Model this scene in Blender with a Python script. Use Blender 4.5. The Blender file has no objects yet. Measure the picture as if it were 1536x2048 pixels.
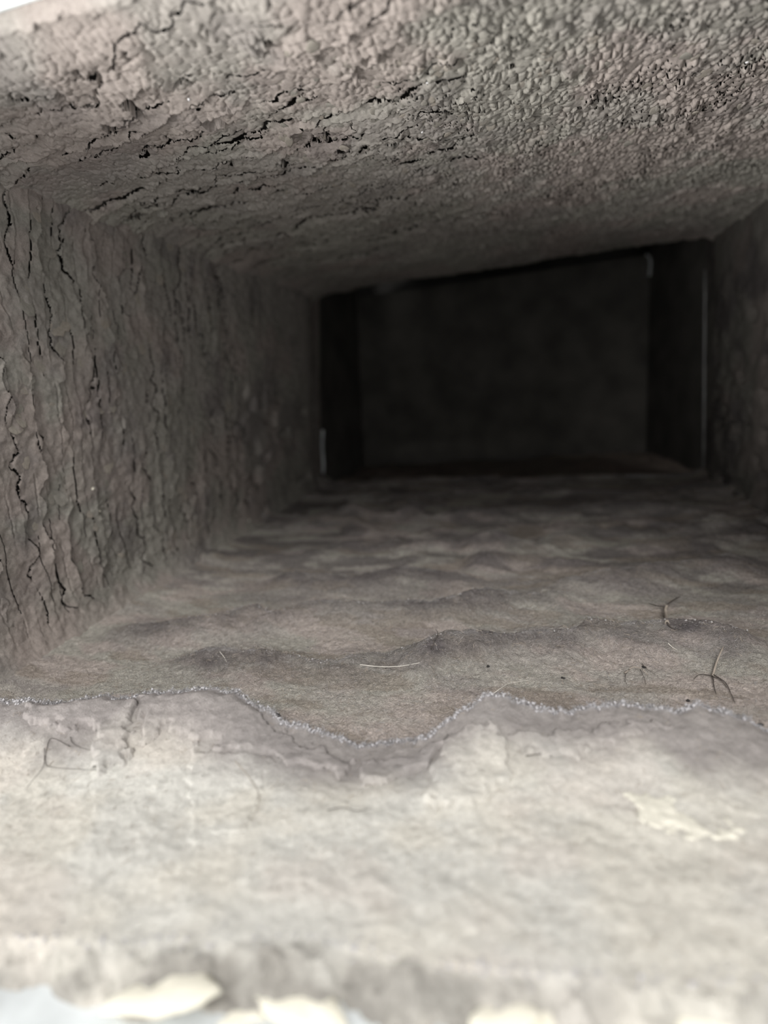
import bpy, math, random
import numpy as np
from mathutils import Matrix, Vector

random.seed(7)
rng = np.random.default_rng(7)
C = bpy.context.scene.collection
S = bpy.context.scene

# ------------------------------------------------------------------ camera
# World axes: X across the duct, Y along it (into the dark), Z up.  Units: metres.
F = 1100.0                                   # focal length in pixels of the 1536 x 2048 frame
CX, CY = 768.0, 1024.0
VP = np.array([272.0, -284.0, F])            # direction of the duct's axis, camera coordinates (x right, y down, z forward)
Yd = VP / np.linalg.norm(VP)
A_ = (F * F + 73840.0) / 297.6
Xd = np.array([A_, 260.0 - 0.09 * A_, -F]); Xd -= Yd * Xd.dot(Yd); Xd /= np.linalg.norm(Xd)
Zd = np.cross(Xd, Yd)
if Zd[1] > 0: Zd = -Zd
W = np.stack([Xd, Yd, Zd])                   # rows: world axes in camera coordinates
CAMZ = 0.105
CAM = np.array([0.0, 0.0, CAMZ])
cam = bpy.data.cameras.new('camera'); camo = bpy.data.objects.new('camera', cam); C.objects.link(camo)
m = Matrix.Identity(4)
for r in range(3):
    m[r][0] = W[r][0]; m[r][1] = -W[r][1]; m[r][2] = -W[r][2]; m[r][3] = CAM[r]
camo.matrix_world = m
cam.sensor_fit = 'HORIZONTAL'; cam.sensor_width = 24.0; cam.lens = F / 1536.0 * 24.0
cam.clip_start = 0.005; cam.clip_end = 50
cam.dof.use_dof = True; cam.dof.focus_distance = 0.185
cam.dof.aperture_fstop = cam.lens / 3.4      # about a 3.4 mm pupil, as a phone's
S.camera = camo

# ------------------------------------------------------------------ world, sun, exposure
world = bpy.data.worlds.new('world'); S.world = world; world.use_nodes = True
bg = world.node_tree.nodes['Background']
bg.inputs['Color'].default_value = (1.0, 0.995, 0.98, 1); bg.inputs['Strength'].default_value = 1.38
sun = bpy.data.lights.new('sun', 'SUN'); suno = bpy.data.objects.new('sun', sun); C.objects.link(suno)
sun.energy = 2.25; sun.angle = math.radians(28); sun.color = (1.0, 0.975, 0.94)
SUN_DIR = Vector((-0.26, 0.76, -0.78))       # the way its light travels: in through the mouth, downwards
suno.rotation_euler = SUN_DIR.to_track_quat('-Z', 'Y').to_euler()
lamp = bpy.data.lights.new('added_lamp', 'AREA'); lampo = bpy.data.objects.new('added_lamp', lamp); C.objects.link(lampo)
lamp.shape = 'DISK'; lamp.size = 0.22; lamp.energy = 5.6; lamp.color = (1.0, 0.985, 0.955)   # added, unseen light to brighten the ceiling, outside left of the mouth
lampo.location = (-0.45, -0.12, -0.02); lampo.rotation_euler = Vector((0.45, 0.33, 0.20)).to_track_quat('-Z', 'Y').to_euler()
S.view_settings.view_transform = 'Standard'; S.view_settings.look = 'None'
S.view_settings.exposure = 0.0; S.view_settings.gamma = 1.0; S.view_settings.use_curve_mapping = False

# ------------------------------------------------------------------ the duct's measures
def ray(px, py):
    return W @ np.array([px - CX, py - CY, F])
def at_y(px, py, y):
    d = ray(px, py); return CAM + d * (y / d[1])
D = 0.52                                     # depth of the joint
LT, LB = at_y(636, 580, D), at_y(640, 972, D)
RT, RB = at_y(1413, 466, D), at_y(1409, 953, D)
def zf(x): return LB[2] + (x - LB[0]) * (RB[2] - LB[2]) / (RB[0] - LB[0])
def zc(x): return LT[2] + (x - LT[0]) * (RT[2] - LT[2]) / (RT[0] - LT[0])
def xl(z): return LB[0] + (z - LB[2]) * (LT[0] - LB[0]) / (LT[2] - LB[2])
def xr(z): return RB[0] + (z - RB[2]) * (RT[0] - RB[0]) / (RT[2] - RB[2])
def on_floor(px, py, h=0.0):
    d = ray(px, py); k = (RB[2] - LB[2]) / (RB[0] - LB[0])
    t = (LB[2] + h - CAM[2] - k * (LB[0] - CAM[0])) / (d[2] - k * d[0]); return CAM + d * t
def on_ceiling(px, py, h=0.0):
    d = ray(px, py); k = (RT[2] - LT[2]) / (RT[0] - LT[0])
    t = (LT[2] - h - CAM[2] - k * (LT[0] - CAM[0])) / (d[2] - k * d[0]); return CAM + d * t
def on_left(px, py, h=0.0):
    d = ray(px, py); k = (LT[0] - LB[0]) / (LT[2] - LB[2])
    t = (LB[0] + h + k * (CAM[2] - LB[2]) - CAM[0]) / (d[0] - k * d[2]); return CAM + d * t

# ------------------------------------------------------------------ noise (numpy)
def _hash(ix, iy, s):
    n = (ix.astype(np.int64) * 374761393 + iy.astype(np.int64) * 668265263 + s * 1442695041) & 0xffffffff
    n = ((n ^ (n >> 13)) * 1274126177) & 0xffffffff
    n = n ^ (n >> 16)
    return (n & 0xffffff) / float(0xffffff)
def vnoise(x, y, s=0):
    ix, iy = np.floor(x), np.floor(y); fx, fy = x - ix, y - iy
    fx = fx * fx * fx * (fx * (fx * 6 - 15) + 10); fy = fy * fy * fy * (fy * (fy * 6 - 15) + 10)
    a, b = _hash(ix, iy, s), _hash(ix + 1, iy, s); c, d = _hash(ix, iy + 1, s), _hash(ix + 1, iy + 1, s)
    return (a + (b - a) * fx) * (1 - fy) + (c + (d - c) * fx) * fy
def fbm(x, y, s=0, o=4, g=0.5):
    r = 0; a = 1; t = 0
    for k in range(o):
        ca, sa = math.cos(k * 1.1), math.sin(k * 1.1)
        r = r + a * vnoise((x * ca - y * sa) * 2 ** k + 17.3 * k, (x * sa + y * ca) * 2 ** k - 9.1 * k, s + k); t += a; a *= g
    return r / t
def worley(x, y, s=0, jit=0.9):
    ix, iy = np.floor(x), np.floor(y)
    f1 = np.full(x.shape, 9.0); f2 = np.full(x.shape, 9.0); idv = np.zeros(x.shape)
    for dx in (-1, 0, 1):
        for dy in (-1, 0, 1):
            cx, cy = ix + dx, iy + dy
            px = cx + 0.5 + jit * (_hash(cx, cy, s) - 0.5); py = cy + 0.5 + jit * (_hash(cx, cy, s + 77) - 0.5)
            d = np.hypot(px - x, py - y); h = _hash(cx, cy, s + 191)
            n = d < f1
            f2 = np.where(n, f1, np.minimum(f2, d)); idv = np.where(n, h, idv); f1 = np.where(n, d, f1)
    return f1, f2, idv
def sstep(a, b, x):
    t = np.clip((x - a) / (b - a), 0, 1); return t * t * (3 - 2 * t)
def mix(a, b, t): return a + (b - a) * t[..., None]

# ------------------------------------------------------------------ materials
def nodes_of(name):
    mt = bpy.data.materials.new(name); mt.use_nodes = True
    nt = mt.node_tree; return mt, nt, nt.nodes['Principled BSDF']
def dust_material(name, grain, fibre, bump, spread=0.22, col=None, dist=0.0006):
    mt, nt, p = nodes_of(name); N, L = nt.nodes, nt.links
    p.inputs['Roughness'].default_value = 1.0; p.inputs['Specular IOR Level'].default_value = 0.08
    tc = N.new('ShaderNodeTexCoord')
    mp = N.new('ShaderNodeMapping'); L.new(tc.outputs['Object'], mp.inputs['Vector'])
    n1 = N.new('ShaderNodeTexNoise'); n1.inputs['Scale'].default_value = grain; n1.inputs['Detail'].default_value = 5; n1.inputs['Distortion'].default_value = 0.6
    n2 = N.new('ShaderNodeTexNoise'); n2.inputs['Scale'].default_value = fibre; n2.inputs['Detail'].default_value = 2; n2.inputs['Distortion'].default_value = 2.5
    for n in (n1, n2): L.new(mp.outputs['Vector'], n.inputs['Vector'])
    if col is None:
        src = N.new('ShaderNodeVertexColor'); src.layer_name = 'dust'; out = src.outputs['Color']
    else:
        src = N.new('ShaderNodeRGB'); src.outputs[0].default_value = (*col, 1); out = src.outputs[0]
    ad = N.new('ShaderNodeMath'); ad.operation = 'ADD'; L.new(n1.outputs['Fac'], ad.inputs[0]); L.new(n2.outputs['Fac'], ad.inputs[1])
    mr = N.new('ShaderNodeMapRange'); mr.inputs['From Min'].default_value = 0.7; mr.inputs['From Max'].default_value = 1.3
    mr.inputs['To Min'].default_value = 1 - spread; mr.inputs['To Max'].default_value = 1 + spread; L.new(ad.outputs[0], mr.inputs['Value'])
    mx = N.new('ShaderNodeVectorMath'); mx.operation = 'SCALE'; L.new(out, mx.inputs[0]); L.new(mr.outputs[0], mx.inputs['Scale'])
    L.new(mx.outputs[0], p.inputs['Base Color'])
    bp = N.new('ShaderNodeBump'); bp.inputs['Strength'].default_value = bump; bp.inputs['Distance'].default_value = dist
    L.new(ad.outputs[0], bp.inputs['Height']); L.new(bp.outputs['Normal'], p.inputs['Normal'])
    return mt
M_CEIL = dust_material('caked_dust_ceiling', 900, 2200, 0.35)
M_WALL = dust_material('caked_dust_wall', 700, 1700, 0.5)
M_FLOOR = dust_material('felted_dust_floor', 700, 1300, 0.85, 0.3, None, 0.0014)
M_MAT = dust_material('felted_lint', 500, 1500, 0.6, 0.16, None, 0.0008)
M_FLAKE = dust_material('dust_flake', 1.6, 4.0, 0.3, 0.2, (0.27, 0.248, 0.218))
def vary(mt):
    nt = mt.node_tree; N, L = nt.nodes, nt.links; oi = N.new('ShaderNodeObjectInfo'); cr = N.new('ShaderNodeValToRGB')
    e = cr.color_ramp.elements; e[0].color = (.225, .213, .19, 1); e[1].color = (.315, .283, .245, 1)
    L.new(oi.outputs['Random'], cr.inputs['Fac']); sc = [n for n in N if n.type == 'VECT_MATH'][0]; L.new(cr.outputs['Color'], sc.inputs[0])
vary(M_FLAKE)
M_LINT = dust_material('pale_lint', 900, 2000, 0.3, 0.15, (0.46, 0.45, 0.465))
M_FRINGE = dust_material('grey_lint', 900, 2000, 0.3, 0.15, (0.36, 0.345, 0.34))
M_PLAS = dust_material('cream_plaster', 400, 1500, 0.3, 0.12, (0.74, 0.71, 0.61))
M_PATCH = dust_material('cream_scuff', 400, 1500, 0.3, 0.14, (0.66, 0.635, 0.555))
def plain(name, col, rough=0.8, metal=0.0, scale=60, var=0.3):
    mt, nt, p = nodes_of(name); N, L = nt.nodes, nt.links
    tc = N.new('ShaderNodeTexCoord'); n = N.new('ShaderNodeTexNoise'); n.inputs['Scale'].default_value = scale; n.inputs['Detail'].default_value = 6
    L.new(tc.outputs['Object'], n.inputs['Vector'])
    cr = N.new('ShaderNodeValToRGB'); cr.color_ramp.elements[0].position = 0.3; cr.color_ramp.elements[1].position = 0.7
    cr.color_ramp.elements[0].color = (*[c * (1 - var) for c in col], 1); cr.color_ramp.elements[1].color = (*[min(1, c * (1 + var)) for c in col], 1)
    L.new(n.outputs['Fac'], cr.inputs['Fac']); L.new(cr.outputs['Color'], p.inputs['Base Color'])
    p.inputs['Roughness'].default_value = rough; p.inputs['Metallic'].default_value = metal
    return mt
M_SHEET = plain('galvanised_sheet', (0.60, 0.63, 0.64), 0.5, 0.3)
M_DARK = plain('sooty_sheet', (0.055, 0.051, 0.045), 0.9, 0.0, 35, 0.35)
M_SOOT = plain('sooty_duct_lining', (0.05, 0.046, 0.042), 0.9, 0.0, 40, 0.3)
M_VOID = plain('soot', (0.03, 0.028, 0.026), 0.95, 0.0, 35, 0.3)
M_EDGE = plain('bare_metal_edge', (0.26, 0.26, 0.26), 0.5, 0.3)
M_HAIR = plain('dark_hair', (0.055, 0.045, 0.04), 0.6, 0.0, 300)
M_PALE = plain('pale_fibre', (0.60, 0.57, 0.52), 0.7, 0.0, 300)
M_TAN = plain('dusty_fibre', (0.30, 0.26, 0.22), 0.8, 0.0, 300)
M_SPECK = plain('white_grit', (0.85, 0.85, 0.86), 0.5, 0.0, 500, 0.1)
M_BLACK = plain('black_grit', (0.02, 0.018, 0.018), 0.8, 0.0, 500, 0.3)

# ------------------------------------------------------------------ object helpers
def link(name, me, mat, parent=None, **props):
    o = bpy.data.objects.new(name, me); C.objects.link(o)
    if mat is not None and not me.materials: me.materials.append(mat)
    if parent: o.parent = parent
    for k, v in props.items(): o[k] = v
    return o
def mesh(name, v, f, smooth=False):
    me = bpy.data.meshes.new(name); me.from_pydata([tuple(map(float, p)) for p in v], [], f); me.update()
    if smooth: me.polygons.foreach_set('use_smooth', [True] * len(me.polygons))
    return me
def grid_mesh(name, P, col=None, flip=False, gap=None):    # gap: where the crust is cracked right through
    n, k = P.shape[:2]
    idx = np.arange(n * k).reshape(n, k)
    q = np.stack([idx[:-1, :-1], idx[:-1, 1:], idx[1:, 1:], idx[1:, :-1]], -1).reshape(-1, 4)
    if gap is not None:
        g = gap[:-1, :-1].reshape(-1); q = q[~g]
    if flip: q = q[:, ::-1]
    me = bpy.data.meshes.new(name)
    me.vertices.add(n * k); me.vertices.foreach_set('co', P.reshape(-1).astype(np.float32))
    nf = len(q); me.loops.add(nf * 4); me.loops.foreach_set('vertex_index', q.reshape(-1).astype(np.int32))
    me.polygons.add(nf); me.polygons.foreach_set('loop_start', (np.arange(nf) * 4).astype(np.int32))
    me.polygons.foreach_set('loop_total', np.full(nf, 4, np.int32)); me.polygons.foreach_set('use_smooth', np.ones(nf, bool))
    me.update(calc_edges=True)
    if col is not None:
        a = me.color_attributes.new('dust', 'FLOAT_COLOR', 'POINT')
        a.data.foreach_set('color', np.concatenate([col, np.ones(col.shape[:2] + (1,))], -1).reshape(-1).astype(np.float32))
    return me
def hexa(name, c):                            # eight corners: bottom ring of four, top ring of four
    return mesh(name, c, [(3, 2, 1, 0), (4, 5, 6, 7), (0, 1, 5, 4), (1, 2, 6, 5), (2, 3, 7, 6), (3, 0, 4, 7)])
def slab(name, a, b, c, d, off, mat, **kw):   # a sheet with thickness: quad abcd pushed out by off
    q = [np.array(p, float) for p in (a, b, c, d)]; off = np.array(off)
    return link(name, hexa(name, [p + off for p in q] + q), mat, **kw)
def tube(pts, r, sides=5, taper=True):
    pts = [Vector(p) for p in pts]; v = []; f = []
    for i, p in enumerate(pts):
        t = (pts[min(i + 1, len(pts) - 1)] - pts[max(i - 1, 0)]).normalized()
        a = t.orthogonal().normalized(); b = t.cross(a)
        rr = r * (1 - 0.6 * i / (len(pts) - 1)) if taper else r
        for k in range(sides):
            an = 2 * math.pi * k / sides; v.append(p + a * (rr * math.cos(an)) + b * (rr * math.sin(an)))
    for i in range(len(pts) - 1):
        for k in range(sides):
            k2 = (k + 1) % sides; f.append((i * sides + k, i * sides + k2, (i + 1) * sides + k2, (i + 1) * sides + k))
    f.append(tuple(range(sides))[::-1]); f.append(tuple((len(pts) - 1) * sides + k for k in range(sides)))
    return v, f
def smooth_path(pts, n=6):
    P = [np.array(p, float) for p in pts]; P = [2 * P[0] - P[1]] + P + [2 * P[-1] - P[-2]]; out = []
    for i in range(1, len(P) - 2):
        for k in range(n):
            t = k / n
            out.append(0.5 * (2 * P[i] + (P[i + 1] - P[i - 1]) * t + (2 * P[i - 1] - 5 * P[i] + 4 * P[i + 1] - P[i + 2]) * t * t
                              + (3 * P[i] - P[i - 1] - 3 * P[i + 1] + P[i + 2]) * t ** 3))
    out.append(P[-2]); return out
def lump_mesh(name, seed, flat=0.6, nu=9, nv=6):
    r = random.Random(seed); v = [(0, 0, flat)]; f = []
    ph = [r.uniform(0, 6.28) for _ in range(6)]
    for i in range(1, nv):
        th = math.pi * i / nv
        for k in range(nu):
            a = 2 * math.pi * k / nu
            q = 1 + 0.18 * math.sin(2 * a + ph[0]) + 0.12 * math.sin(3 * a + ph[1] + th) + 0.10 * math.sin(5 * a + ph[2] + 2 * th) + r.uniform(-.08, .08)
            v.append((q * math.sin(th) * math.cos(a), q * math.sin(th) * math.sin(a), flat * q * math.cos(th)))
    v.append((0, 0, -flat))
    for k in range(nu):
        k2 = (k + 1) % nu; f.append((0, 1 + k, 1 + k2))
        for i in range(nv - 2):
            a = 1 + i * nu; f.append((a + k, a + nu + k, a + nu + k2, a + k2))
        f.append((1 + (nv - 2) * nu + k, len(v) - 1, 1 + (nv - 2) * nu + k2))
    return mesh(name, v, f, True)
def flake_mesh(name, seed, n=9):               # a curled scale of caked dust: domed face, thin rim, skirt
    r = random.Random(seed); ph = [r.uniform(0, 6.28) for _ in range(3)]; v = [(0, 0, 0.30)]; f = []
    for (s, h) in ((0.55, 0.27), (0.92, 0.14), (1.0, 0.02), (0.86, -0.35)):
        for k in range(n):
            a = 2 * math.pi * k / n
            q = s * (1 + 0.16 * math.sin(2 * a + ph[0]) + 0.10 * math.sin(3 * a + ph[1]) + r.uniform(-.06, .06))
            v.append((q * math.cos(a), q * math.sin(a), h + r.uniform(-.03, .03)))
    for k in range(n):
        k2 = (k + 1) % n; f.append((0, 1 + k, 1 + k2))
        for i in range(3):
            a = 1 + i * n; f.append((a + k, a + n + k, a + n + k2, a + k2))
    me = mesh(name, v, f, True); me.materials.append(M_FLAKE); return me

# ------------------------------------------------------------------ dust colours (the dust's own patchy tones)
WARM = np.array([0.268, 0.249, 0.229]); GREEN = np.array([0.255, 0.243, 0.218]); PINK = np.array([0.285, 0.247, 0.228]); DUSK = np.array([0.160, 0.144, 0.142])
def tones(a, b, s, dusk=0.35):
    t = mix(np.broadcast_to(WARM, a.shape + (3,)), GREEN, sstep(0.42, 0.62, fbm(a * 22, b * 22, s, 4)))
    t = mix(t, PINK, sstep(0.50, 0.66, fbm(a * 30 + 5, b * 30, s + 9, 4)) * 0.8)
    t = mix(t, DUSK, sstep(0.52, 0.72, fbm(a * 48 + 3, b * 48, s + 21, 5)) * dusk)
    return t
def width_of(ph, fr, A, B):                     # distance past the last whole phase, in metres (A along axis 1, B along axis 0)
    ga = np.gradient(ph, axis=1) / np.gradient(A, axis=1); gb = np.gradient(ph, axis=0) / np.gradient(B, axis=0)
    return fr / np.maximum(np.hypot(ga, gb), 25.0)
def depths(y0, y1, n): return y0 * (y1 / y0) ** np.linspace(0, 1, n)

# ------------------------------------------------------------------ shell: sheet-metal walls of the duct
T = 0.003
FLOOR0, SIDE0 = 0.020, 0.085
D2 = 0.665                                    # back of the plenum beyond the joint
def P(x, y, z): return np.array([x, y, z])
floor = slab('floor', P(LB[0], FLOOR0, LB[2]), P(RB[0], FLOOR0, RB[2]), P(RB[0], D + .004, RB[2]), P(LB[0], D + .004, LB[2]), (0, 0, -T), M_SHEET, kind='structure')
CL = CR = on_ceiling(0, 22)[1]
ceiling = slab('ceiling', P(LT[0], CL, LT[2]), P(RT[0], CR, RT[2]), P(RT[0], D, RT[2]), P(LT[0], D, LT[2]), (0, 0, T), M_SOOT, kind='structure')
wall_left = slab('wall_left', P(LB[0], SIDE0, LB[2]), P(LB[0], D, LB[2]), P(LT[0], D, LT[2]), P(LT[0], SIDE0, LT[2]), (-T, 0, 0), M_SOOT, kind='structure')
wall_right = slab('wall_right', P(RB[0], SIDE0, RB[2]), P(RB[0], D, RB[2]), P(RT[0], D, RT[2]), P(RT[0], SIDE0, RT[2]), (T, 0, 0), M_SOOT, kind='structure')

slab('trim_6', P(LT[0] - T, CL - .0008, LT[2] - .0005), P(RT[0] + T, CL - .0008, RT[2] - .0005), P(RT[0] + T, CL - .0002, RT[2] - .0005), P(LT[0] - T, CL - .0002, LT[2] - .0005), (0, 0, .006), M_SHEET, kind='structure')
# plenum beyond the joint: taller than the duct, its back plate stops short of the top
UP = 0.05
JL, JR = LT[0] - 0.002, RB[0] + 0.004
zb = min(LB[2], RB[2]) - 0.004
def sheet(name, a, b, c, d, off, mat, **kw): return slab(name, a, b, c, d, off, mat, **kw)
BL, BR = at_y(716, 700, D2)[0], at_y(1296, 700, D2)[0]
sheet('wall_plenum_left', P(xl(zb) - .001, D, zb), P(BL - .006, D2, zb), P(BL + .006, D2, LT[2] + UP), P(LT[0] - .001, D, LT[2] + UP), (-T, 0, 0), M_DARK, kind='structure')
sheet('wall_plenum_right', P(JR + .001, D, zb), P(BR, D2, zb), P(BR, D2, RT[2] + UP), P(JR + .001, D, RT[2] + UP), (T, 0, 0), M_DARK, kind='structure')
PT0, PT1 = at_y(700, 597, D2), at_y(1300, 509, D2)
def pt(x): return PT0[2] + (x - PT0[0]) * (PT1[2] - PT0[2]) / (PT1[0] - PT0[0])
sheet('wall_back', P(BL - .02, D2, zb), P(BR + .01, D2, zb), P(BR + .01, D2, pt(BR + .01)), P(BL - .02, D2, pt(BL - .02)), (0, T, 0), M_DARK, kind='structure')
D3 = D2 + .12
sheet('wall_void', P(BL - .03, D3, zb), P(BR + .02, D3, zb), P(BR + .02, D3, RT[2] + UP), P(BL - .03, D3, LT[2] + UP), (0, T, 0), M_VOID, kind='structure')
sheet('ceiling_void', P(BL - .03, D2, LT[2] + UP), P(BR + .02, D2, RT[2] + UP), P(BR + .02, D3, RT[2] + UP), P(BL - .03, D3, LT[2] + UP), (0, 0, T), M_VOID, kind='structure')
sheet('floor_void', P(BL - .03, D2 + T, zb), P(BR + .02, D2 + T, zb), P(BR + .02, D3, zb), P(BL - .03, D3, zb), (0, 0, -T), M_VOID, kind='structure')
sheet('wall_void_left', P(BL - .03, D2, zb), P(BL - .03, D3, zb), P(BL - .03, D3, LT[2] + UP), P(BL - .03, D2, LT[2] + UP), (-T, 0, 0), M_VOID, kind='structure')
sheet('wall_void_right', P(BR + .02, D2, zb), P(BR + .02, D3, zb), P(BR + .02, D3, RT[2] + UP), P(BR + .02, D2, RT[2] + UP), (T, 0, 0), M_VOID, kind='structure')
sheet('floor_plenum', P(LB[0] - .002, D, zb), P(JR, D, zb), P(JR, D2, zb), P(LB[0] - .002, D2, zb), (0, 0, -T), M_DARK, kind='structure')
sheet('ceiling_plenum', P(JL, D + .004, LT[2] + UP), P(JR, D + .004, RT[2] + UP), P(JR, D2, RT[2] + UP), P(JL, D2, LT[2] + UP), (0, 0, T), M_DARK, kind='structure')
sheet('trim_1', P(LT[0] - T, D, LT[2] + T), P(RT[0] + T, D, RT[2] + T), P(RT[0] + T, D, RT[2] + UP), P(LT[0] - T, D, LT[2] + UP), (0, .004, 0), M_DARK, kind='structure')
# thin bare edges of the joint's flange: left stub, right upright, foot
def edge_strip(n, pts, r, mt=None):
    v, f = tube(pts, r, 6, False); return link('trim_%d' % n, mesh('joint_edge', v, f, True), mt or M_EDGE, kind='structure')
edge_strip(2, [P(xl(z) + .0015 + w, D - .001, z) for z, w in ((at_y(640, 965, D)[2], .002), (at_y(640, 930, D)[2], .0028), (at_y(640, 890, D)[2], .0016), (at_y(640, 860, D)[2], .0024))], .0014, M_SHEET)
edge_strip(3, [P(xr(z) - .001, D - .001, z) for z in np.linspace(at_y(1410, 935, D)[2], at_y(1412, 540, D)[2], 8)], .0009)
edge_strip(4, [P(x, D - .001, zf(x) + .0022 + .0008 * math.sin(x * 90)) for x in np.linspace(at_y(1080, 950, D)[0], at_y(1400, 950, D)[0], 9)], .0009)

edge_strip(5, [at_y(1292, 508, D2 - .003), at_y(1300, 515, D2 - .003), at_y(1302, 530, D2 - .003), at_y(1299, 552, D2 - .003)], .0014, M_SHEET)
# ------------------------------------------------------------------ ceiling crust: granules to the right, transverse scales to the left
nu, nv = 760, 740
u = np.linspace(0, 1, nu)[None, :]; 
yy0 = CL + (CR - CL) * u
v_ = np.linspace(0, 1, nv)[:, None]
X = LT[0] + (RT[0] - LT[0]) * u + 0 * v_
Y = yy0 * (D / yy0) ** v_
wx = X + 0.004 * (fbm(X * 90, Y * 60, 3) - .5); wy = Y + 0.006 * (fbm(X * 80, Y * 60, 4) - .5)
f1, f2, idc = worley(wx / 0.0021, wy / 0.0033, 5)
g1, g2, idg = worley(wx / 0.0046, wy / 0.0068, 15)
left = 1 - sstep(-0.085, 0.02, X + 0.30 * (Y - 0.26) + 0.05 * (fbm(X * 25, Y * 25, 8) - .5))
gran = (0.25 + 0.75 * idc) * np.clip(1 - f1 * f1 * 1.5, 0, 1) * 0.00085 - 0.0014 * (1 - sstep(0.0, 0.22, f2 - f1)) * sstep(.2, .5, idc)
gran += 0.0009 * (idg > 0.82) * sstep(0.04, 0.22, g2 - g1)
gran *= 0.65 + 0.5 * (1 - sstep(.30, .47, Y)) * (0.5 + 1.0 * fbm(X * 30, Y * 30, 31))
ph = (Y + 0.16 * (X - 0.0)) / 0.0125 + 2.6 * (fbm(X * 34, Y * 44, 41, 4) - .5) + 0.55 * (fbm(X * 170, Y * 170, 42, 3) - .5) + 0.22 * (fbm(X * 480, Y * 480, 46, 2) - .5)
cell = np.floor(ph); fr = ph - cell
amp = sstep(0.36, 0.58, vnoise(X * 38 + cell * 3.7, cell * 1.3, 51)) * (1 - 0.8 * sstep(.33, .45, Y))
scale = amp * (0.0020 * fr ** 1.5 - 0.0012 * (1 - sstep(0.05, 0.16, fr)))
wd = width_of(ph, fr, X, Y)
mm = 0.00095 * (.35 + .65 * sstep(.15, .20, Y)) * sstep(.18, .75, amp * (0.35 + 1.2 * fbm(X * 110, Y * 110, 55, 3))) * sstep(.15, .5, left)
crack = (wd < mm) & (mm > .0002) & (Y > yy0 + .006)
ph3 = (Y + 0.22 * X) / 0.0075 + 2.4 * (fbm(X * 46, Y * 60, 43, 4) - .5) + 0.7 * (fbm(X * 190, Y * 190, 44, 3) - .5); c3 = np.floor(ph3)
m3 = 0.0007 * sstep(.50, .68, vnoise(X * 60 + c3 * 2.9, c3 * 1.7, 45)) * sstep(.2, .6, left) * (Y < .36)
crack |= (width_of(ph3, ph3 - c3, X, Y) < m3) & (m3 > .0002) & (Y > yy0 + .006)
idk = (f2 - f1 < .08 * sstep(.45, .8, fbm(X * 70, Y * 60, 56, 3))) & (Y > yy0 + .006) & (Y < .34) & (left < .9)
crack |= idk & (_hash(np.floor(X * 900), np.floor(Y * 500), 57) > .35)
lumps = 0.0014 * (fbm(X * 130, Y * 100, 61, 3) - .5) + 0.0006 * (fbm(X * 300, Y * 200, 62, 2) - .5)
h = 0.0062 + (gran * (1 - left) + left * (scale + gran * 0.40)) + lumps + 0.003 * (fbm(X * 18, Y * 18, 63, 2) - .5)
corner = 0.010 * np.exp(-(X - LT[0]) / 0.010) * (0.6 + 0.8 * fbm(Y * 40, X * 0, 64)) + 0.004 * np.exp(-(RT[0] - X) / 0.006)
h = np.maximum(h, 0.0004) + corner
lip = 1 - sstep(0, 0.08, v_); h = h * (1 - lip) + lip * (0.45 * h); h = h * sstep(-.001, .012, v_)
endl = sstep(0.965, 1, v_); h = h * (1 - endl) + endl * (0.0015 + 0.006 * (1 - sstep(.0, .35, u)) * fbm(X * 160, X * 0, 65))
col = tones(X, Y, 100, 0.30) * 1.15 * (0.90 + 0.22 * idc * (1 - left) + 0.12 * left)[..., None]
ceil_crust = link('dust_crust', grid_mesh('dust_crust', np.stack([X, Y, zc(X) - h], -1), col, gap=crack), M_CEIL, ceiling, kind='stuff')

# ------------------------------------------------------------------ left wall crust: upright scales and wavy cracks
nz, ny = 480, 640
v_ = np.linspace(0, 1, nz)[:, None]; Y = depths(0.12, D, ny)[None, :] + 0 * v_
Z = LB[2] + (LT[2] - LB[2]) * v_ + 0 * Y
ph = Y / 0.0150 + 1.9 * (fbm(Y * 26, Z * 24, 71, 4) - .5) + 0.38 * (fbm(Y * 140, Z * 120, 72, 3) - .5) + 0.16 * (fbm(Y * 420, Z * 420, 84, 2) - .5) + 0.10 * np.sin(Z * 420 + 5 * fbm(Y * 40, Z * 40, 73))
cell = np.floor(ph); fr = ph - cell
amp = sstep(0.40, 0.60, vnoise(Z * 34 + cell * 5.1, cell * 1.9, 74)) * (1 - .55 * sstep(.32, .44, Y))
edge = sstep(.004, .022, Z - LB[2]) * sstep(.002, .012, LT[2] - Z)
h = edge * amp * (0.0013 * fr ** 2 - 0.0008 * (1 - sstep(0.04, 0.12, fr)))
mm = .00062 * sstep(.12, .75, amp * (.3 + 1.2 * fbm(Y * 100, Z * 50, 82, 3))) * (edge > .5) * (Y > .13) * (1 - sstep(.36, .46, Y))
crack = (width_of(ph, fr, Y, Z) < mm) & (mm > .00015)
ph2 = Y / 0.0058 + 1.5 * (fbm(Y * 60, Z * 40, 75, 4) - .5); c2 = np.floor(ph2); fr2 = ph2 - c2
m2 = .0004 * sstep(.62, .74, vnoise(Z * 50 + c2 * 4.3, c2 * 2.1, 83)) * (edge > .5) * (Y > .13) * (1 - sstep(.33, .40, Y)); crack |= (width_of(ph2, fr2, Y, Z) < m2) & (m2 > .00015)
h += edge * sstep(0.50, 0.68, vnoise(Z * 55 + c2 * 2.3, c2 * 1.1, 76)) * (0.0004 * fr2 ** 2 - 0.0009 * (1 - sstep(0, .1, fr2)))
h += 0.0022 * (fbm(Y * 55, Z * 45, 77, 3) - .5) + 0.0010 * (fbm(Y * 320, Z * 320, 78, 2) - .5)
pits = sstep(0.62, 0.76, fbm(Y * 60, Z * 70, 79, 3)) * sstep(.28, .40, Y) * (1 - sstep(.09, .15, Z)); h -= 0.005 * pits
h = np.maximum(h + 0.0062, 0.0002)
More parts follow.
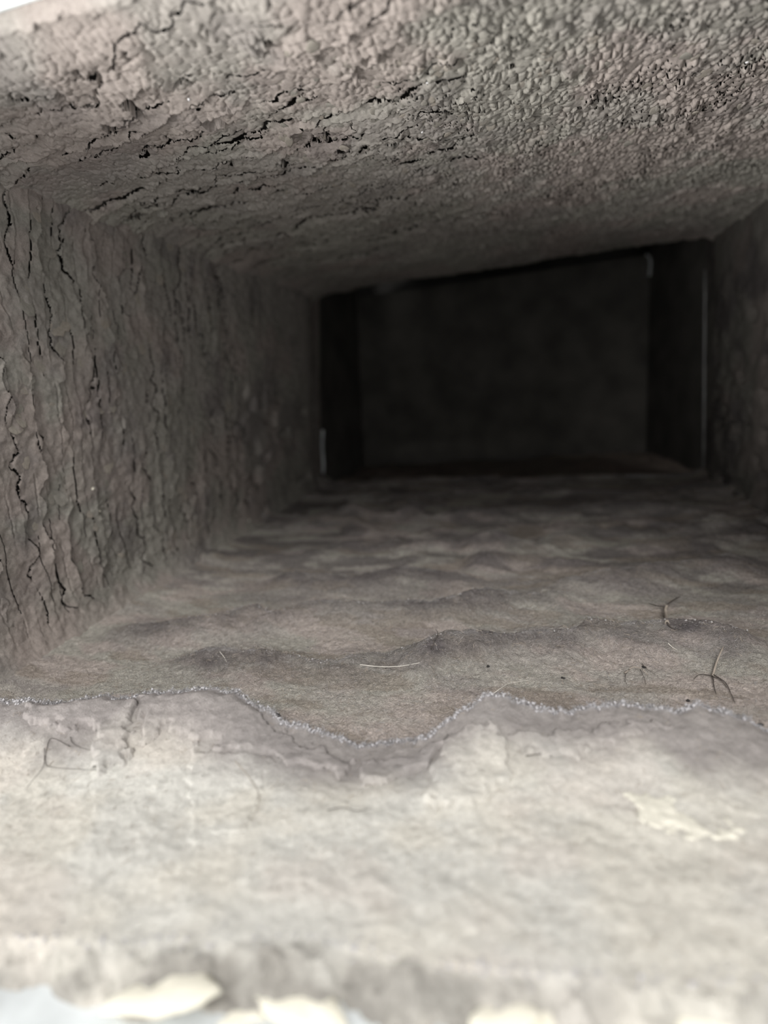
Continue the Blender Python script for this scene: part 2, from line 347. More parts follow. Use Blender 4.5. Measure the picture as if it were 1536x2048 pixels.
h += 0.012 * np.exp(-(Z - LB[2]) / 0.010) * (.8 + .4 * fbm(Y * 20, Y * 0, 80)) + 0.008 * np.exp(-(LT[2] - Z) / 0.009)
en = 1 - .85 * sstep(.47, .515, Y); h = h * en
col = tones(Y, Z, 120, 0.55)
col = mix(col, np.array([.33, .285, .26]), sstep(.5, .62, fbm(Y * 34, Z * 26, 122, 3)) * (1 - sstep(.2, .27, Y)) * .45)
wall_crust = link('dust_crust', grid_mesh('dust_crust', np.stack([xl(Z) + h, Y, Z], -1), col, True, crack), M_WALL, wall_left, kind='stuff')

# ------------------------------------------------------------------ right wall crust: clumps low down, smooth above
nz, ny = 200, 260
v_ = np.linspace(0, 1, nz)[:, None]; Y = depths(0.09, D, ny)[None, :] + 0 * v_
Z = RB[2] + (RT[2] - RB[2]) * v_ + 0 * Y
low = 1 - sstep(.10, .17, Z)
h = 0.004 + 0.003 * (fbm(Y * 80, Z * 80, 91, 4) - .5) + low * 0.005 * (fbm(Y * 60, Z * 60, 92, 3) - .5)
h -= low * 0.004 * sstep(.58, .72, fbm(Y * 90, Z * 80, 93, 3))
h = np.maximum(h, .0004) + 0.008 * np.exp(-(Z - RB[2]) / 0.008); h *= 1 - .85 * sstep(.47, .515, Y)
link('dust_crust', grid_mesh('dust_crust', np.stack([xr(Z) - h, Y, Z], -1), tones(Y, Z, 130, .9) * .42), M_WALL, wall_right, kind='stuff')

# ------------------------------------------------------------------ floor dust: felt with low transverse drifts
def chain_at(pts, X):
    p = np.array([on_floor(a, b)[:2] for a, b in pts]); o = np.argsort(p[:, 0]); p = p[o]
    y = np.interp(X, p[:, 0], p[:, 1]); m_ = sstep(p[0, 0] - .012, p[0, 0] + .012, X) * (1 - sstep(p[-1, 0] - .012, p[-1, 0] + .012, X)); return y, m_
DRIFTS = [([(230, 1280), (330, 1272), (430, 1258), (514, 1241), (550, 1252), (625, 1230), (700, 1233), (780, 1227), (860, 1229), (940, 1221), (1040, 1212), (1150, 1209)], .0045),
          ([(830, 1335), (915, 1316), (1000, 1308), (1075, 1294), (1140, 1299), (1190, 1275), (1260, 1288), (1340, 1278), (1430, 1290), (1500, 1294)], .0048),
          ([(360, 1330), (450, 1317), (560, 1328), (680, 1338), (840, 1318), (950, 1300)], .0024),
          ([(500, 1125), (620, 1118), (720, 1100), (860, 1105), (1000, 1098), (1180, 1085)], .004),
          ([(930, 1140), (1030, 1127), (1160, 1143), (1215, 1150)], .004),
          ([(560, 1165), (700, 1172), (820, 1158), (940, 1168)], .003),
          ([(1100, 1180), (1250, 1165), (1400, 1140), (1500, 1135)], .004),
          ([(640, 1050), (800, 1038), (1000, 1045), (1250, 1030), (1450, 1040)], .005)]
def floor_h(X, Y):
    wob = 0.006 * (fbm(X * 70, Y * 90, 142, 4) - .5) + 0.003 * (fbm(X * 240, Y * 240, 143, 2) - .5)
    h = 0.0015 + 0.0020 * (fbm(X * 45, Y * 70, 141, 4) - .5) + 0.0010 * (fbm(X * 420, Y * 420, 144, 3) - .5)
    dark = 0 * X; crest = 0 * X
    for pts, a in DRIFTS:
        y, m_ = chain_at(pts, X); d = Y - y - wob
        w = .012 + .4 * a
        prof = np.where(d < 0, np.exp(-(d / w) ** 2), np.exp(-(d / (.0035 + a)) ** 2)); am = m_ * (.5 + vnoise(X * 50, X * 0 + a * 999, 145))
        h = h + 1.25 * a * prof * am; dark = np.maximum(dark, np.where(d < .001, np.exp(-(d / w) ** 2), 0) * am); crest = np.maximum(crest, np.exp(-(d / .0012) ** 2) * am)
    far = sstep(.24, .34, Y)
    ph = Y / .026 + 2.2 * (fbm(X * 22, Y * 30, 146, 4) - .5); c = np.floor(ph); fr = ph - c
    m2 = far * sstep(.35, .6, vnoise(X * 20 + c * 3.1, c * 1.7, 147))
    saw = sstep(0, .45, fr) * (1 - sstep(.45, .95, fr)); h = h + .0040 * saw * m2
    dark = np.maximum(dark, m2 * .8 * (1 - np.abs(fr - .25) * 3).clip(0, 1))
    return h, dark, crest
nx, ny = 740, 480
u = np.linspace(0, 1, nx)[None, :]; Y = depths(0.118, D + .003, ny)[:, None] + 0 * u
X = LB[0] + (RB[0] - LB[0]) * u + 0 * Y
h, dark, crest = floor_h(X, Y)
h = np.maximum(h, .0002) + .012 * np.exp(-(X - LB[0]) / .010) * (.5 + fbm(Y * 50, Y * 0, 148)) + .006 * np.exp(-(RB[0] - X) / .010)
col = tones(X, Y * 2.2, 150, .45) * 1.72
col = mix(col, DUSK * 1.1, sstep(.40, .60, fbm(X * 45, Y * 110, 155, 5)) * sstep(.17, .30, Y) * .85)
col = mix(col, np.array([.33, .285, .24]), sstep(.56, .68, fbm(X * 40, Y * 120, 152, 3)) * .6)
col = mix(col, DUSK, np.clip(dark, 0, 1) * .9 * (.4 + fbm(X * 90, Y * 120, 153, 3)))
col = mix(col, np.array([.40, .385, .385]), np.clip(crest, 0, 1) * .45 * sstep(.4, .6, fbm(X * 200, Y * 200, 154, 2)))
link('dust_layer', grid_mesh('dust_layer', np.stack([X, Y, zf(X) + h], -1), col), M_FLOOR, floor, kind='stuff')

# plenum floor and back carry their own film of dust
nx, ny = 120, 40
u = np.linspace(0, 1, nx)[None, :]; Y = np.linspace(D + .003, D2, ny)[:, None] + 0 * u; X = LB[0] + (JR - LB[0]) * u + 0 * Y
h = .004 + .010 * (fbm(X * 50, Y * 50, 161, 4) - .4) * sstep(D, D + .03, Y)
fp = bpy.data.objects['floor_plenum']
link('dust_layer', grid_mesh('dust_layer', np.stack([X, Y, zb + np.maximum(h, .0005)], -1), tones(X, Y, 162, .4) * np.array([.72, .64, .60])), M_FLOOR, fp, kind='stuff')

# ------------------------------------------------------------------ torn lint mat at the mouth
CREST = [(-120, 1405, .150), (0, 1402, .150), (60, 1401, .150), (100, 1406, .150), (140, 1406, .1495), (170, 1399, .150), (215, 1393, .151), (262, 1396, .151), (300, 1384, .152), (345, 1386, .152), (375, 1380, .153), (430, 1379, .1535), (470, 1384, .1525),
         (492, 1397, .151), (520, 1412, .150), (545, 1425, .149), (562, 1446, .148), (600, 1453, .147), (640, 1463, .1465), (690, 1479, .146), (716, 1494, .146), (760, 1487, .146), (800, 1480, .146),
         (850, 1478, .1455), (880, 1456, .1465), (915, 1425, .1485), (950, 1408, .1495), (968, 1391, .1505), (1005, 1391, .151), (1040, 1404, .151), (1090, 1419, .1505), (1140, 1422, .150), (1160, 1414, .150),
         (1200, 1416, .150), (1252, 1405, .1505), (1300, 1415, .150), (1350, 1422, .150), (1395, 1407, .1505), (1440, 1420, .150), (1490, 1436, .149), (1515, 1449, .148), (1560, 1470, .147), (1700, 1462, .147)]
cp = np.array([on_floor(c[0], c[1], .0035 + .0085 * np.clip((1494 - c[1]) / 110, 0, 1)) for c in CREST]); cp = cp[np.argsort(cp[:, 0])]
LIP = [(-150, 1868, .0985), (0, 1870, .0985), (200, 1880, .098), (330, 1882, .098), (520, 1872, .0985), (640, 1866, .0990), (660, 1884, .098), (745, 1890, .098), (768, 1908, .0975), (900, 1922, .097), (1000, 1936, .0965), (1150, 1946, .096), (1300, 1948, .096), (1440, 1960, .0955), (1560, 1962, .0955), (1800, 1965, .0955)]
lp = np.array([on_floor(c[0], c[1], .0045) for c in LIP])
HEM = [(-200, 1975), (0, 1985), (90, 1992), (150, 2022), (240, 2055), (420, 2040), (520, 2050), (640, 2052), (760, 2070), (900, 2080), (1200, 2090), (1700, 2100)]
hp = np.array([on_floor(a, b, .001) for a, b in HEM])
def crest_y(X): return np.interp(X, cp[:, 0], cp[:, 1]) + .0012 * (fbm(X * 500, X * 0, 201, 3) - .5)
def crest_z(X): return np.interp(X, cp[:, 0], cp[:, 2]) + .0022 * (fbm(X * 620, X * 0, 202, 4) - .5)
def mat_z(X, Y):
    yc, zc_ = np.interp(X, cp[:, 0], cp[:, 1]), np.interp(X, cp[:, 0], cp[:, 2]); yl = np.interp(X, lp[:, 0], lp[:, 1]); zl = np.interp(X, lp[:, 0], lp[:, 2])
    yh = np.interp(X, hp[:, 0], hp[:, 1]); zh = zf(X) - .001
    base = zf(X)
    plain_z = np.maximum(zl * .5 + (base + .0045) * .5, base + .002) 
    t = np.clip((Y - yl) / (yc - yl), 0, 1)
    z = zl + (plain_z - zl) * sstep(0, .28, t)
    z = z + (zc_ - z) * sstep(.38, 1.0, t) ** 1.35
    z = z + (crest_z(X) - zc_) * sstep(.93, 1, t)
    z = z + (.0014 * (fbm(X * 90, Y * 110, 203, 4) - .5) + .00042 * (fbm(X * 350, Y * 420, 204, 3) - .5)) * (1 - sstep(.93, 1, t)) * sstep(0, .08, t)
    tn = np.clip((yl - Y) / np.maximum(yl - yh, 1e-4), 0, 1)
    near = zl + (zh - zl) * tn ** 1.3 + .0055 * (fbm(X * 190, Y * 190, 205, 4) - .5) * np.sin(np.pi * tn)
    return np.where(Y < yl, near, z), t, tn
nx, n1, n2, n3 = 980, 40, 190, 10
X1 = np.linspace(-.200, .150, nx)
yh = np.interp(X1, hp[:, 0], hp[:, 1]); yl = np.interp(X1, lp[:, 0], lp[:, 1]); yc = crest_y(X1)
rows = [yh + (yl - yh) * s for s in np.linspace(0, 1, n1)[:-1]] + [yl + (yc - yl) * s for s in np.linspace(0, 1, n2)]
Y = np.stack(rows); X = np.broadcast_to(X1, Y.shape).copy()
Z, t, tn = mat_z(X, Y)
CREAM = np.array([.585, .560, .505]); GREY = np.array([.265, .243, .238]); BLUE = np.array([.525, .525, .505])
def mat_colour(X, Y, t, tn):
    c = mix(np.broadcast_to(CREAM, X.shape + (3,)), BLUE, sstep(.40, .66, fbm(X * 45, Y * 60, 211, 5)) * .5)
    c = mix(c, np.array([.56, .505, .46]), sstep(.44, .70, fbm(X * 50 + 4, Y * 60, 212, 5)) * .4)
    dk = sstep(.56, .84, t + .34 * (fbm(X * 48, Y * 40, 213, 5) - .5)); c = mix(c, GREY, dk * .9)
    c = mix(c, np.array([.40, .39, .40]), sstep(.965, 1.0, t) * .6)
    nr = sstep(.0, .25, tn); c = mix(c, np.array([.31, .295, .27]), nr * np.clip(1.9 * fbm(X * 110, Y * 130, 214, 4) - .25, 0, 1.1))
    return c
col = mat_colour(X, Y, t, tn)
back_z = [np.interp(s, [0, 1], [0, 1]) for s in np.linspace(0, 1, n3)[1:]]
Zc = Z[-1]; bY = np.stack([yc + .0006 + .0022 * s + .0008 * fbm(X1 * 400, X1 * 0 + 9 * s, 215) for s in back_z])
bZ = np.stack([Zc + (zf(X1) - .001 - Zc) * s for s in back_z]); bX = np.broadcast_to(X1, bY.shape)
Pm = np.concatenate([np.stack([X, Y, Z], -1), np.stack([bX, bY, bZ], -1)])
cm = np.concatenate([col, np.broadcast_to(GREY * .9, bY.shape + (3,))])
lint_mat = link('lint_mat', grid_mesh('lint_mat', Pm, cm), M_MAT, None, label='thick felted grey lint mat with torn wavy far edge, lying across the duct mouth', category='lint mat')

# layers of lint peeling on the mat: each flap a sheet with ragged edges
def flap(poly, th, seed, dark, name='lint_flap', mat=None, rag=.007):
    pw = [on_floor(a, b, .006)[:2] for a, b in poly]
    pw = np.array(pw); x0, y0 = pw.min(0) - .002; x1, y1 = pw.max(0) + .002
    nx_, ny_ = max(20, int((x1 - x0) / .0004)), max(16, int((y1 - y0) / .0004))
    gx, gy = np.meshgrid(np.linspace(x0, x1, nx_), np.linspace(y0, y1, ny_))
    wx = gx + rag * (fbm(gx * 260, gy * 260, seed, 4) - .5); wy = gy + rag * (fbm(gx * 260, gy * 260, seed + 5, 4) - .5)
    sd = np.full(gx.shape, 1e9); ins = np.zeros(gx.shape, bool)
    for i in range(len(pw)):
        a, b = pw[i], pw[(i + 1) % len(pw)]; e = b - a
        tt = np.clip(((wx - a[0]) * e[0] + (wy - a[1]) * e[1]) / max(e.dot(e), 1e-12), 0, 1)
        sd = np.minimum(sd, np.hypot(wx - a[0] - tt * e[0], wy - a[1] - tt * e[1]))
        cr = ((a[1] > wy) != (b[1] > wy)) & (wx < (b[0] - a[0]) * (wy - a[1]) / (b[1] - a[1] + 1e-12) + a[0]); ins ^= cr
    sd = np.where(ins, sd, -sd)
    z, t_, tn_ = mat_z(gx, np.minimum(gy, crest_y(gx) - .0002))
    yc_ = crest_y(gx)
    hh = th * sstep(-.0001, .0011, sd) * sstep(0, .004, yc_ - gy) - .0012 * (1 - sstep(-.0006, 0, sd))
    zz = z + hh + .0005 * (fbm(gx * 300, gy * 300, seed + 9, 3) - .5) * (sd > .0006)
    c = mat_colour(gx, gy, t_, tn_); c = mix(c, GREY * 1.08, np.full(gx.shape, dark))
    keep = (sd > -.0007) & (gy < yc_ + .0003)
    me = grid_mesh(name, np.stack([gx, gy, zz], -1), c)
    import bmesh
    bm = bmesh.new(); bm.from_mesh(me); bm.verts.ensure_lookup_table(); kf = keep.reshape(-1)
    bmesh.ops.delete(bm, geom=[w for w in bm.verts if not kf[w.index]], context='VERTS'); bm.to_mesh(me); bm.free()
    return link(name, me, mat or M_MAT, lint_mat)
flap([(60, 1420), (250, 1412), (275, 1425), (290, 1440), (275, 1462), (268, 1500), (245, 1530), (205, 1546), (195, 1510), (190, 1480), (120, 1475), (50, 1455)], .0017, 301, .4)
flap([(290, 1425), (420, 1400), (480, 1415), (560, 1470), (700, 1515), (690, 1545), (560, 1520), (470, 1515), (372, 1490), (330, 1470), (300, 1500), (272, 1505), (285, 1460)], .0013, 302, .3)
flap([(700, 1515), (760, 1512), (850, 1495), (895, 1470), (888, 1500), (850, 1532), (780, 1552), (705, 1556)], .0017, 303, .4)
flap([(880, 1490), (980, 1470), (1010, 1500), (1025, 1520), (1022, 1545), (1010, 1575), (960, 1598), (900, 1600), (850, 1610), (860, 1560)], .0016, 304, .12)
flap([(385, 1500), (470, 1520), (530, 1515), (545, 1530), (525, 1560), (520, 1590), (500, 1640), (440, 1668), (385, 1672), (370, 1620), (380, 1560)], .0004, 305, 0)
flap([(1000, 1490), (1120, 1480), (1250, 1470), (1340, 1462), (1325, 1485), (1230, 1500), (1160, 1520), (1080, 1515), (1030, 1510)], .0009, 306, .1)

flap([(1255, 1590), (1310, 1592), (1370, 1610), (1400, 1640), (1470, 1645), (1480, 1665), (1400, 1672), (1350, 1650), (1290, 1625)], .0004, 307, 0, 'plaster_patch', M_PATCH, .010)['label'] = 'scuffed cream plaster patch'
# pale frosty fringe along the torn crest
def fringe(path, n, length, seed, name='lint_fringe', spread=.0012):
    r = random.Random(seed); V = []; Fc = []
    for _ in range(n):
        k = r.uniform(0, len(path) - 1.001); i = int(k); p = Vector(path[i]).lerp(Vector(path[i + 1]), k - i)
        p += Vector((r.gauss(0, .0004), r.gauss(0, spread * .5), r.gauss(0, .0003)))
        d = Vector((r.gauss(0, 1), r.gauss(.2, .8), abs(r.gauss(.8, .7)))).normalized(); l = length * r.uniform(.3, 1.2)
        q = p + d * l * .5 + Vector((r.gauss(0, .2), r.gauss(0, .2), 0)) * l; e = p + d * l + Vector((r.gauss(0, .4), r.gauss(0, .4), -.1)) * l
        v, f = tube([p - d * .0003, q, e], r.uniform(.00006, .00016), 3); b = len(V); V += v; Fc += [tuple(b + j for j in g) for g in f]
    for _ in range(n // 4):
        k = r.uniform(0, len(path) - 1.001); i = int(k); p = Vector(path[i]).lerp(Vector(path[i + 1]), k - i) + Vector((0, r.gauss(-.0004, .0006), r.gauss(.0001, .0003)))
        s = r.uniform(.0002, .00055); b = len(V)
        for q in ((1, 0, 0), (-1, 0, 0), (0, 1, 0), (0, -1, 0), (0, 0, 1), (0, 0, -1)): V.append(p + Vector(q) * s * r.uniform(.7, 1.3))
        Fc += [(b + i_, b + j_, b + k_) for i_, j_, k_ in ((0, 2, 4), (2, 1, 4), (1, 3, 4), (3, 0, 4), (2, 0, 5), (1, 2, 5), (3, 1, 5), (0, 3, 5))]
    return mesh(name, V, Fc, True)
path = [(x, float(crest_y(np.array([x]))[0]), float(crest_z(np.array([x]))[0])) for x in np.linspace(-.195, .120, 500)]
link('lint_fringe', fringe(path, 4200, .0008, 5), M_LINT, lint_mat, kind='stuff')
path = [(x, float(np.interp(x, lp[:, 0], lp[:, 1])), float(np.interp(x, lp[:, 0], lp[:, 2]))) for x in np.linspace(-.14, .08, 200)]
link('lint_fringe', fringe(path, 500, .0007, 6, spread=.003), M_LINT, lint_mat, kind='stuff')
for pts, a in DRIFTS[:3]:
    pw = []
    for (px, py), (qx, qy) in zip(pts[:-1], pts[1:]):
        for s in np.linspace(0, 1, 12)[:-1]:
            p = on_floor(px + (qx - px) * s, py + (qy - py) * s); pw.append(p[:2])
    pw = np.array(pw); wob = 0.006 * (fbm(pw[:, 0] * 70, pw[:, 1] * 90, 142, 4) - .5) + 0.003 * (fbm(pw[:, 0] * 240, pw[:, 1] * 240, 143, 2) - .5)
    yy = pw[:, 1] + wob; hh = floor_h(pw[:, 0], yy)[0]
    link('lint_fringe', fringe([(x, y, zf(x) + z_ - .0002) for x, y, z_ in zip(pw[:, 0], yy, hh)], 220, .0007, 8 + len(pts), spread=.004), M_FRINGE, floor, kind='stuff')

# short loose fibres felted into the dust
def felt(n, seed, xr_, yr_, zfun, r0):
    r = random.Random(seed); pts = []
    for _ in range(n):
        x = r.uniform(*xr_); y = yr_[0] * (yr_[1] / yr_[0]) ** r.random(); a = r.uniform(0, 6.28); l = r.uniform(.0006, .0022); b = a + r.gauss(0, .7)
        pts += [(x, y), (x + l * .5 * math.cos(a), y + l * .5 * math.sin(a)), (x + l * .5 * (math.cos(a) + math.cos(b)), y + l * .5 * (math.sin(a) + math.sin(b)))]
    q = np.array(pts); z = zfun(q[:, 0], q[:, 1]); V = []; Fc = []
    for i in range(n):
        w = [Vector((q[3 * i + k, 0], q[3 * i + k, 1], z[3 * i + k] + (.00028 if k == 1 else .00008))) for k in range(3)]
        v, f = tube(w, r.uniform(.6, 1.4) * r0, 3); b = len(V); V += v; Fc += [tuple(b + j for j in g) for g in f]
    return mesh('lint_fibres', V, Fc)
fl_z = lambda x, y: zf(x) + np.maximum(floor_h(x, y)[0], .0002)
link('lint_fibres', felt(4500, 61, (-.17, .13), (.125, .26), fl_z, .00009), M_TAN, floor, kind='stuff')
link('lint_fibres', felt(2500, 62, (-.17, .13), (.125, .24), fl_z, .00007), M_FRINGE, floor, kind='stuff')
link('lint_fibres', felt(1200, 63, (-.16, .12), (.075, .145), lambda x, y: np.where(y < crest_y(x) - .001, mat_z(x, y)[0], zf(x)), .00007), M_TAN, lint_mat, kind='stuff')

# ------------------------------------------------------------------ single scales of caked dust
FL = [flake_mesh('dust_flake', 400 + i) for i in range(6)]
def flake(parent, pos, ex, ey, n, sx, sy, sz, spin):
    o = bpy.data.objects.new('dust_flake', FL[random.randrange(len(FL))]); C.objects.link(o)
    ex = Vector(ex).normalized(); n = Vector(n).normalized(); ey = n.cross(ex).normalized()
    R = Matrix((ex, ey, n)).transposed()
    o.matrix_world = Matrix.Translation(Vector(pos)) @ (R @ Matrix.Rotation(spin, 3, 'Z')).to_4x4() @ Matrix.Diagonal((sx, sy, sz, 1))
    o.parent = parent; return o
def height_reader(o, axis):
    n = len(o.data.vertices); a = np.empty(n * 3, np.float32); o.data.vertices.foreach_get('co', a); return a.reshape(-1, 3)
cv = height_reader(ceil_crust, 2).reshape(740, 760, 3)
for k in range(300):                          # ceiling, the granules that show largest
    px = random.uniform(560, 1530); py = random.uniform(15, 400)
    p = on_ceiling(px, py)
    if not (CR + .004 < p[1] < .40): px, py = random.uniform(700, 1530), random.uniform(60, 250); p = on_ceiling(px, py)
    i = int(np.argmin(np.abs(cv[:, 380, 1] - p[1]))); j = int(np.clip((p[0] - LT[0]) / (RT[0] - LT[0]) * 759, 0, 759)); q = cv[i, j]
    s = random.uniform(.0008, .0017)
    flake(ceiling, (q[0], q[1], q[2] + .0002), (1, random.gauss(0, .1), random.gauss(0, .12)), None, (random.gauss(0, .12), random.gauss(-.08, .15), -1), s * random.uniform(.8, 1.2), s * random.uniform(1.0, 1.7), s * random.uniform(.5, .8), random.uniform(-.5, .5))
wv = height_reader(wall_crust, 0).reshape(480, 640, 3)
for k in range(75):                          # left wall, overlapping scales
    p = on_left(random.uniform(0, 480), random.uniform(430, 1180))
    if p[1] > .40 or not (LB[2] + .012 < p[2] < LT[2] - .01): continue
    i = int(np.clip((p[2] - LB[2]) / (LT[2] - LB[2]) * 479, 0, 479)); j = int(np.argmin(np.abs(wv[0, :, 1] - p[1]))); q = wv[i, j]
    s = random.uniform(.0014, .0034)
    flake(wall_left, (q[0] - .0001 * s / .003, q[1], q[2]), (0, 1, 0), None, (1, -.10 + random.gauss(0, .06), random.gauss(0, .06)), s * random.uniform(.8, 1.2), s * random.uniform(1.0, 1.5), s * .18, random.uniform(-.4, .4))

# ------------------------------------------------------------------ single fibres, sprigs, grit: things of their own
def surf(px, py, lift=.0004):                 # a point on the dust seen at that place
    p = on_floor(px, py, .003)
    if p[1] < float(crest_y(p[:1])[0]):
        for _ in range(12):
            z = float(mat_z(p[:1], p[1:2])[0][0]); p = on_floor(px, py, z - zf(p[0]))
        return np.array([p[0], p[1], z + lift + .0003])
    for _ in range(8):
        h = float(floor_h(p[:1], p[1:2])[0][0]); p = on_floor(px, py, max(h, .0002))
    return np.array([p[0], p[1], zf(p[0]) + max(h, .0002) + lift])
def fibre(pts, r, mat, label, name='fibre', cat='fibre', lift=None):
    L = lift or [.0003] * len(pts)
    w = [surf(a, b, l) for (a, b), l in zip(pts, L)]
    v, f = tube(smooth_path(w, 6), r, 5); return link(name, mesh(name, v, f, True), mat, None, label=label, category=cat)
fibre([(720, 1331), (760, 1335), (800, 1334), (845, 1326), (900, 1314)], .00022, M_PALE, 'long pale straight fibre lying across the middle of the dusty floor')
fibre([(140, 1496), (105, 1480), (95, 1500), (92, 1530), (105, 1538), (150, 1542), (195, 1544)], .00013, M_HAIR, 'dark looped hair on the left of the lint mat', 'hair', 'hair')
fibre([(142, 1478), (145, 1488), (160, 1498), (185, 1505)], .00014, M_HAIR, 'short dark curved hair above the looped hair on the lint mat', 'hair', 'hair')
fibre([(90, 1500), (88, 1535), (70, 1560), (50, 1585)], .00010, M_HAIR, 'thin dark hair trailing down towards the duct mouth, far left', 'hair', 'hair')
fibre([(655, 1625), (685, 1619), (715, 1626), (745, 1622)], .00010, M_HAIR, 'faint dark hair lying on the pale middle of the lint mat', 'hair', 'hair')
fibre([(1052, 1516), (1075, 1513), (1105, 1508)], .00012, M_HAIR, 'thin dark hair at the right edge of the bluish lint flap', 'hair', 'hair')
fibre([(470, 1525), (500, 1560), (520, 1600), (505, 1640), (480, 1662)], .00010, M_TAN, 'brown hair curving down the pale lint flap at left of centre', 'hair', 'hair')
fibre([(862, 1300), (876, 1280), (872, 1272)], .00020, M_HAIR, 'short dark bristle standing on the floor just right of the centre', 'bristle', 'bristle', [.0002, .002, .003])
fibre([(1336, 1288), (1345, 1296), (1355, 1302)], .00020, M_PALE, 'short pale bristle on the right drift of the floor', 'bristle', 'bristle')
fibre([(440, 1305), (450, 1318), (455, 1330)], .00015, M_PALE, 'short pale bristle on the left side of the floor', 'bristle', 'bristle')
fibre([(985, 1390), (1005, 1376), (1020, 1368), (1060, 1362)], .00015, M_PALE, 'pale bent fibre behind the tallest point of the torn crest', 'fibre', 'fibre')
def sprig(name, label, cat, base, stalk, twigs, mat_s, mat_t, r):
    o = bpy.data.objects.new(name, None); C.objects.link(o); b = surf(*base, 0); o.location = b; o['label'] = label; o['category'] = cat
    bpy.context.view_layer.update()
    def add(n, pts, mt, rr):
        w = [surf(px, py, l) - b for px, py, l in pts]; v, f = tube(smooth_path(w, 5), rr, 5); link(n, mesh(n, v, f, True), mt, o)
    add('stalk', stalk, mat_s, r)
    for tw in twigs: add('twig', tw, mat_t, r * .42)
sprig('lint_sprig', 'tan twiggy sprig of matted fibres with splayed dark legs, right side of floor', 'sprig', (1425, 1355),
      [(1425, 1355, .0004), (1432, 1333, .0010), (1441, 1313, .0016), (1449, 1298, .0022)],
      [[(1425, 1355, .0006), (1400, 1352, .0006), (1388, 1360, .0003)], [(1425, 1355, .0006), (1428, 1375, .0004), (1432, 1390, .0003)],
       [(1427, 1354, .0008), (1450, 1368, .0006), (1462, 1390, .0004), (1470, 1408, .0003)], [(1426, 1357, .0006), (1440, 1362, .0006), (1455, 1378, .0003)],
       [(1446, 1302, .0018), (1465, 1290, .0014), (1475, 1280, .0008)], [(1448, 1298, .0020), (1460, 1296, .0015), (1480, 1300, .0006)]], M_TAN, M_HAIR, .00042)
sprig('lint_sprig', 'small dark forked sprig of lint standing in the dust near the right wall', 'sprig', (1334, 1248),
      [(1334, 1248, .0004), (1332, 1238, .0014), (1331, 1226, .0022), (1340, 1216, .0030)],
      [[(1331, 1224, .0022), (1315, 1220, .0018), (1298, 1212, .0010)], [(1333, 1221, .0026), (1348, 1212, .0028), (1360, 1203, .0022)], [(1334, 1248, .0006), (1342, 1256, .0003), (1352, 1260, .0002)]], M_TAN, M_HAIR, .0009)
sprig('lint_sprig', 'low arched tangle of dark hairs behind the crest, right of centre', 'sprig', (1250, 1350),
      [(1250, 1350, .0006), (1265, 1342, .0014), (1282, 1344, .0012), (1296, 1352, .0004)],
      [[(1252, 1350, .0008), (1250, 1362, .0004), (1254, 1370, .0002)], [(1280, 1344, .0010), (1288, 1358, .0006), (1292, 1370, .0002)], [(1284, 1330, .0006), (1292, 1340, .0006), (1310, 1350, .0003)]], M_TAN, M_HAIR, .00028)

SPK = [lump_mesh('grit', 500 + i, .7, 6, 4) for i in range(3)]; CR_ = [lump_mesh('crumb', 520 + i, .55, 12, 8) for i in range(4)]
def bit(name, me, mat, p, s, label, cat, group=None):
    d = me.copy(); d.materials.clear(); d.materials.append(mat); o = link(name, d, None, None, label=label, category=cat); o.location = p; o.scale = (s, s, s) if not hasattr(s, '__len__') else s
    o.rotation_euler = (0, 0, random.uniform(0, 6)); 
    if group: o['group'] = group
    return o
def on_wall_bit(px, py):
    p = on_left(px, py); i = int(np.clip((p[2] - LB[2]) / (LT[2] - LB[2]) * 479, 0, 479)); j = int(np.argmin(np.abs(wv[0, :, 1] - p[1]))); return wv[i, j]
def on_ceil_bit(px, py):
    p = on_ceiling(px, py); i = int(np.argmin(np.abs(cv[:, 380, 1] - p[1]))); j = int(np.clip((p[0] - LT[0]) / (RT[0] - LT[0]) * 759, 0, 759)); return cv[i, j]
bit('grit', SPK[0], M_SPECK, on_wall_bit(414, 1126), .0011, 'bright white grain of grit at the foot of the left wall', 'grit')
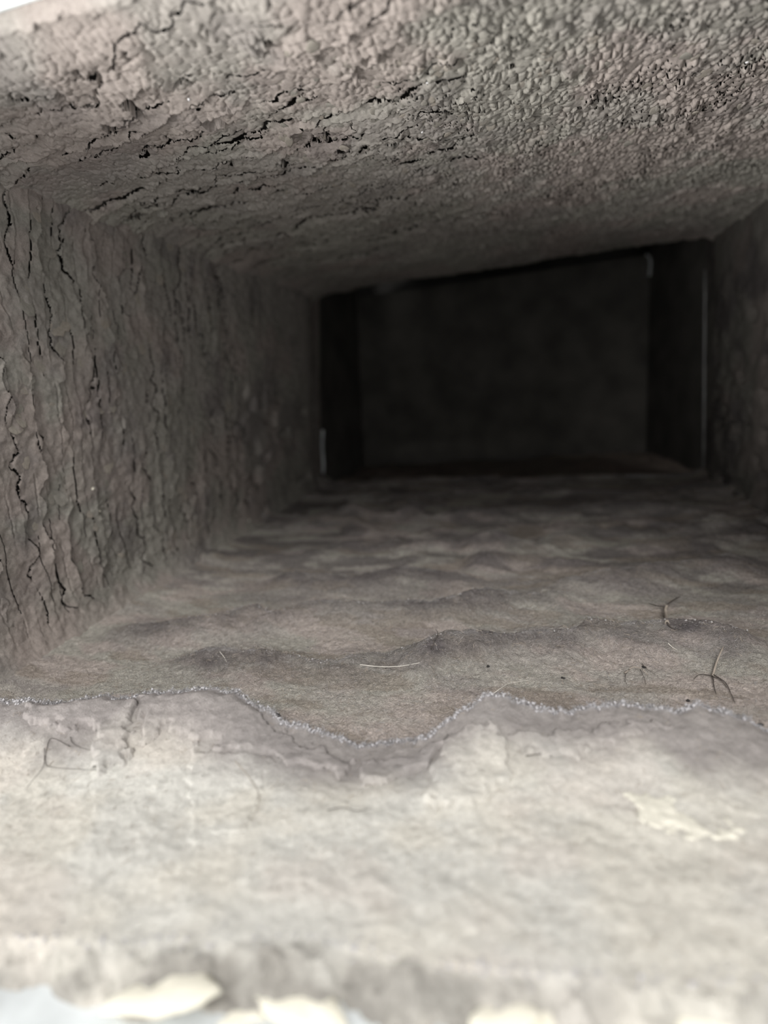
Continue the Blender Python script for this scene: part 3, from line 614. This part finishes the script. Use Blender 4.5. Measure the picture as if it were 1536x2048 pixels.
for px, py, l in ((469, 1042, 'pale grain caught in the dark lower right of the left wall'), (172, 1023, 'pale grain low on the left wall, left of the long crack'), (158, 978, 'cream grain in the middle of the left wall')):
    bit('grit', SPK[1], M_PLAS, on_wall_bit(px, py), .0009, l, 'grit')
for px, py, l in ((370, 141, 'white grain stuck to the upper left of the ceiling'), (852, 107, 'white grain stuck to the top middle of the ceiling'), (842, 214, 'white glinting grain on the ceiling just right of its middle'), (1524, 27, 'white grain at the top right corner of the ceiling'), (1497, 77, 'white sliver below the top right corner of the ceiling')):
    bit('grit', SPK[2], M_SPECK, on_ceil_bit(px, py), .0005, l, 'grit')
for px, py, l in ((1288, 1335, 'black grain in the hair tangle right of centre'), (976, 1333, 'black grain on the middle drift, right of the long fibre'), (1126, 1357, 'tiny black grain on the flat dust right of centre'), (1376, 1402, 'black grain just behind the crest at right'), (1270, 1290, 'black grain on the far right drift'), (548, 1249, 'black grain on the tip of the left drift'), (863, 1475, 'black grain in the dip of the torn crest')):
    bit('grit', SPK[px % 3], M_BLACK, surf(px, py, .0001), .00065, l, 'grit')
for px, py, s, l in ((556, 1436, (.0011, .0007, .0009), 'black lump standing in for the dark hole behind the left slope of the torn crest'), (1521, 1455, (.0007, .0005, .0006), 'black lump standing in for the dark hole in the torn crest at the right edge')):
    bit('dark_gap_lump', CR_[1], M_BLACK, surf(px, py - 4, .0003), s, l, 'crumb')  # black lumps added in place of the dark holes under the torn crest
for px, py, s, l in ((330, 1988, (.0085, .0036, .0018), 'large cream plaster crumb on the front lip, left of centre'), (600, 2010, (.0080, .0034, .0018), 'cream plaster crumb on the front lip beside the large left one'), (480, 2035, (.0040, .0022, .0012), 'small cream crumb between the two large crumbs on the front lip'),
                     (1010, 2030, (.0050, .0028, .0014), 'peach plaster crumb at bottom centre of the front lip'), (1085, 2036, (.0046, .0026, .0014), 'peach plaster crumb right of the bottom centre one'), (1430, 2025, (.0056, .0030, .0014), 'pale plaster crumb at the bottom right of the front lip')):
    bit('plaster_crumb', CR_[px % 4], M_PLAS, surf(px, py, -.0006), s, l, 'crumb').rotation_euler = (0, 0, random.uniform(-.25, .25))
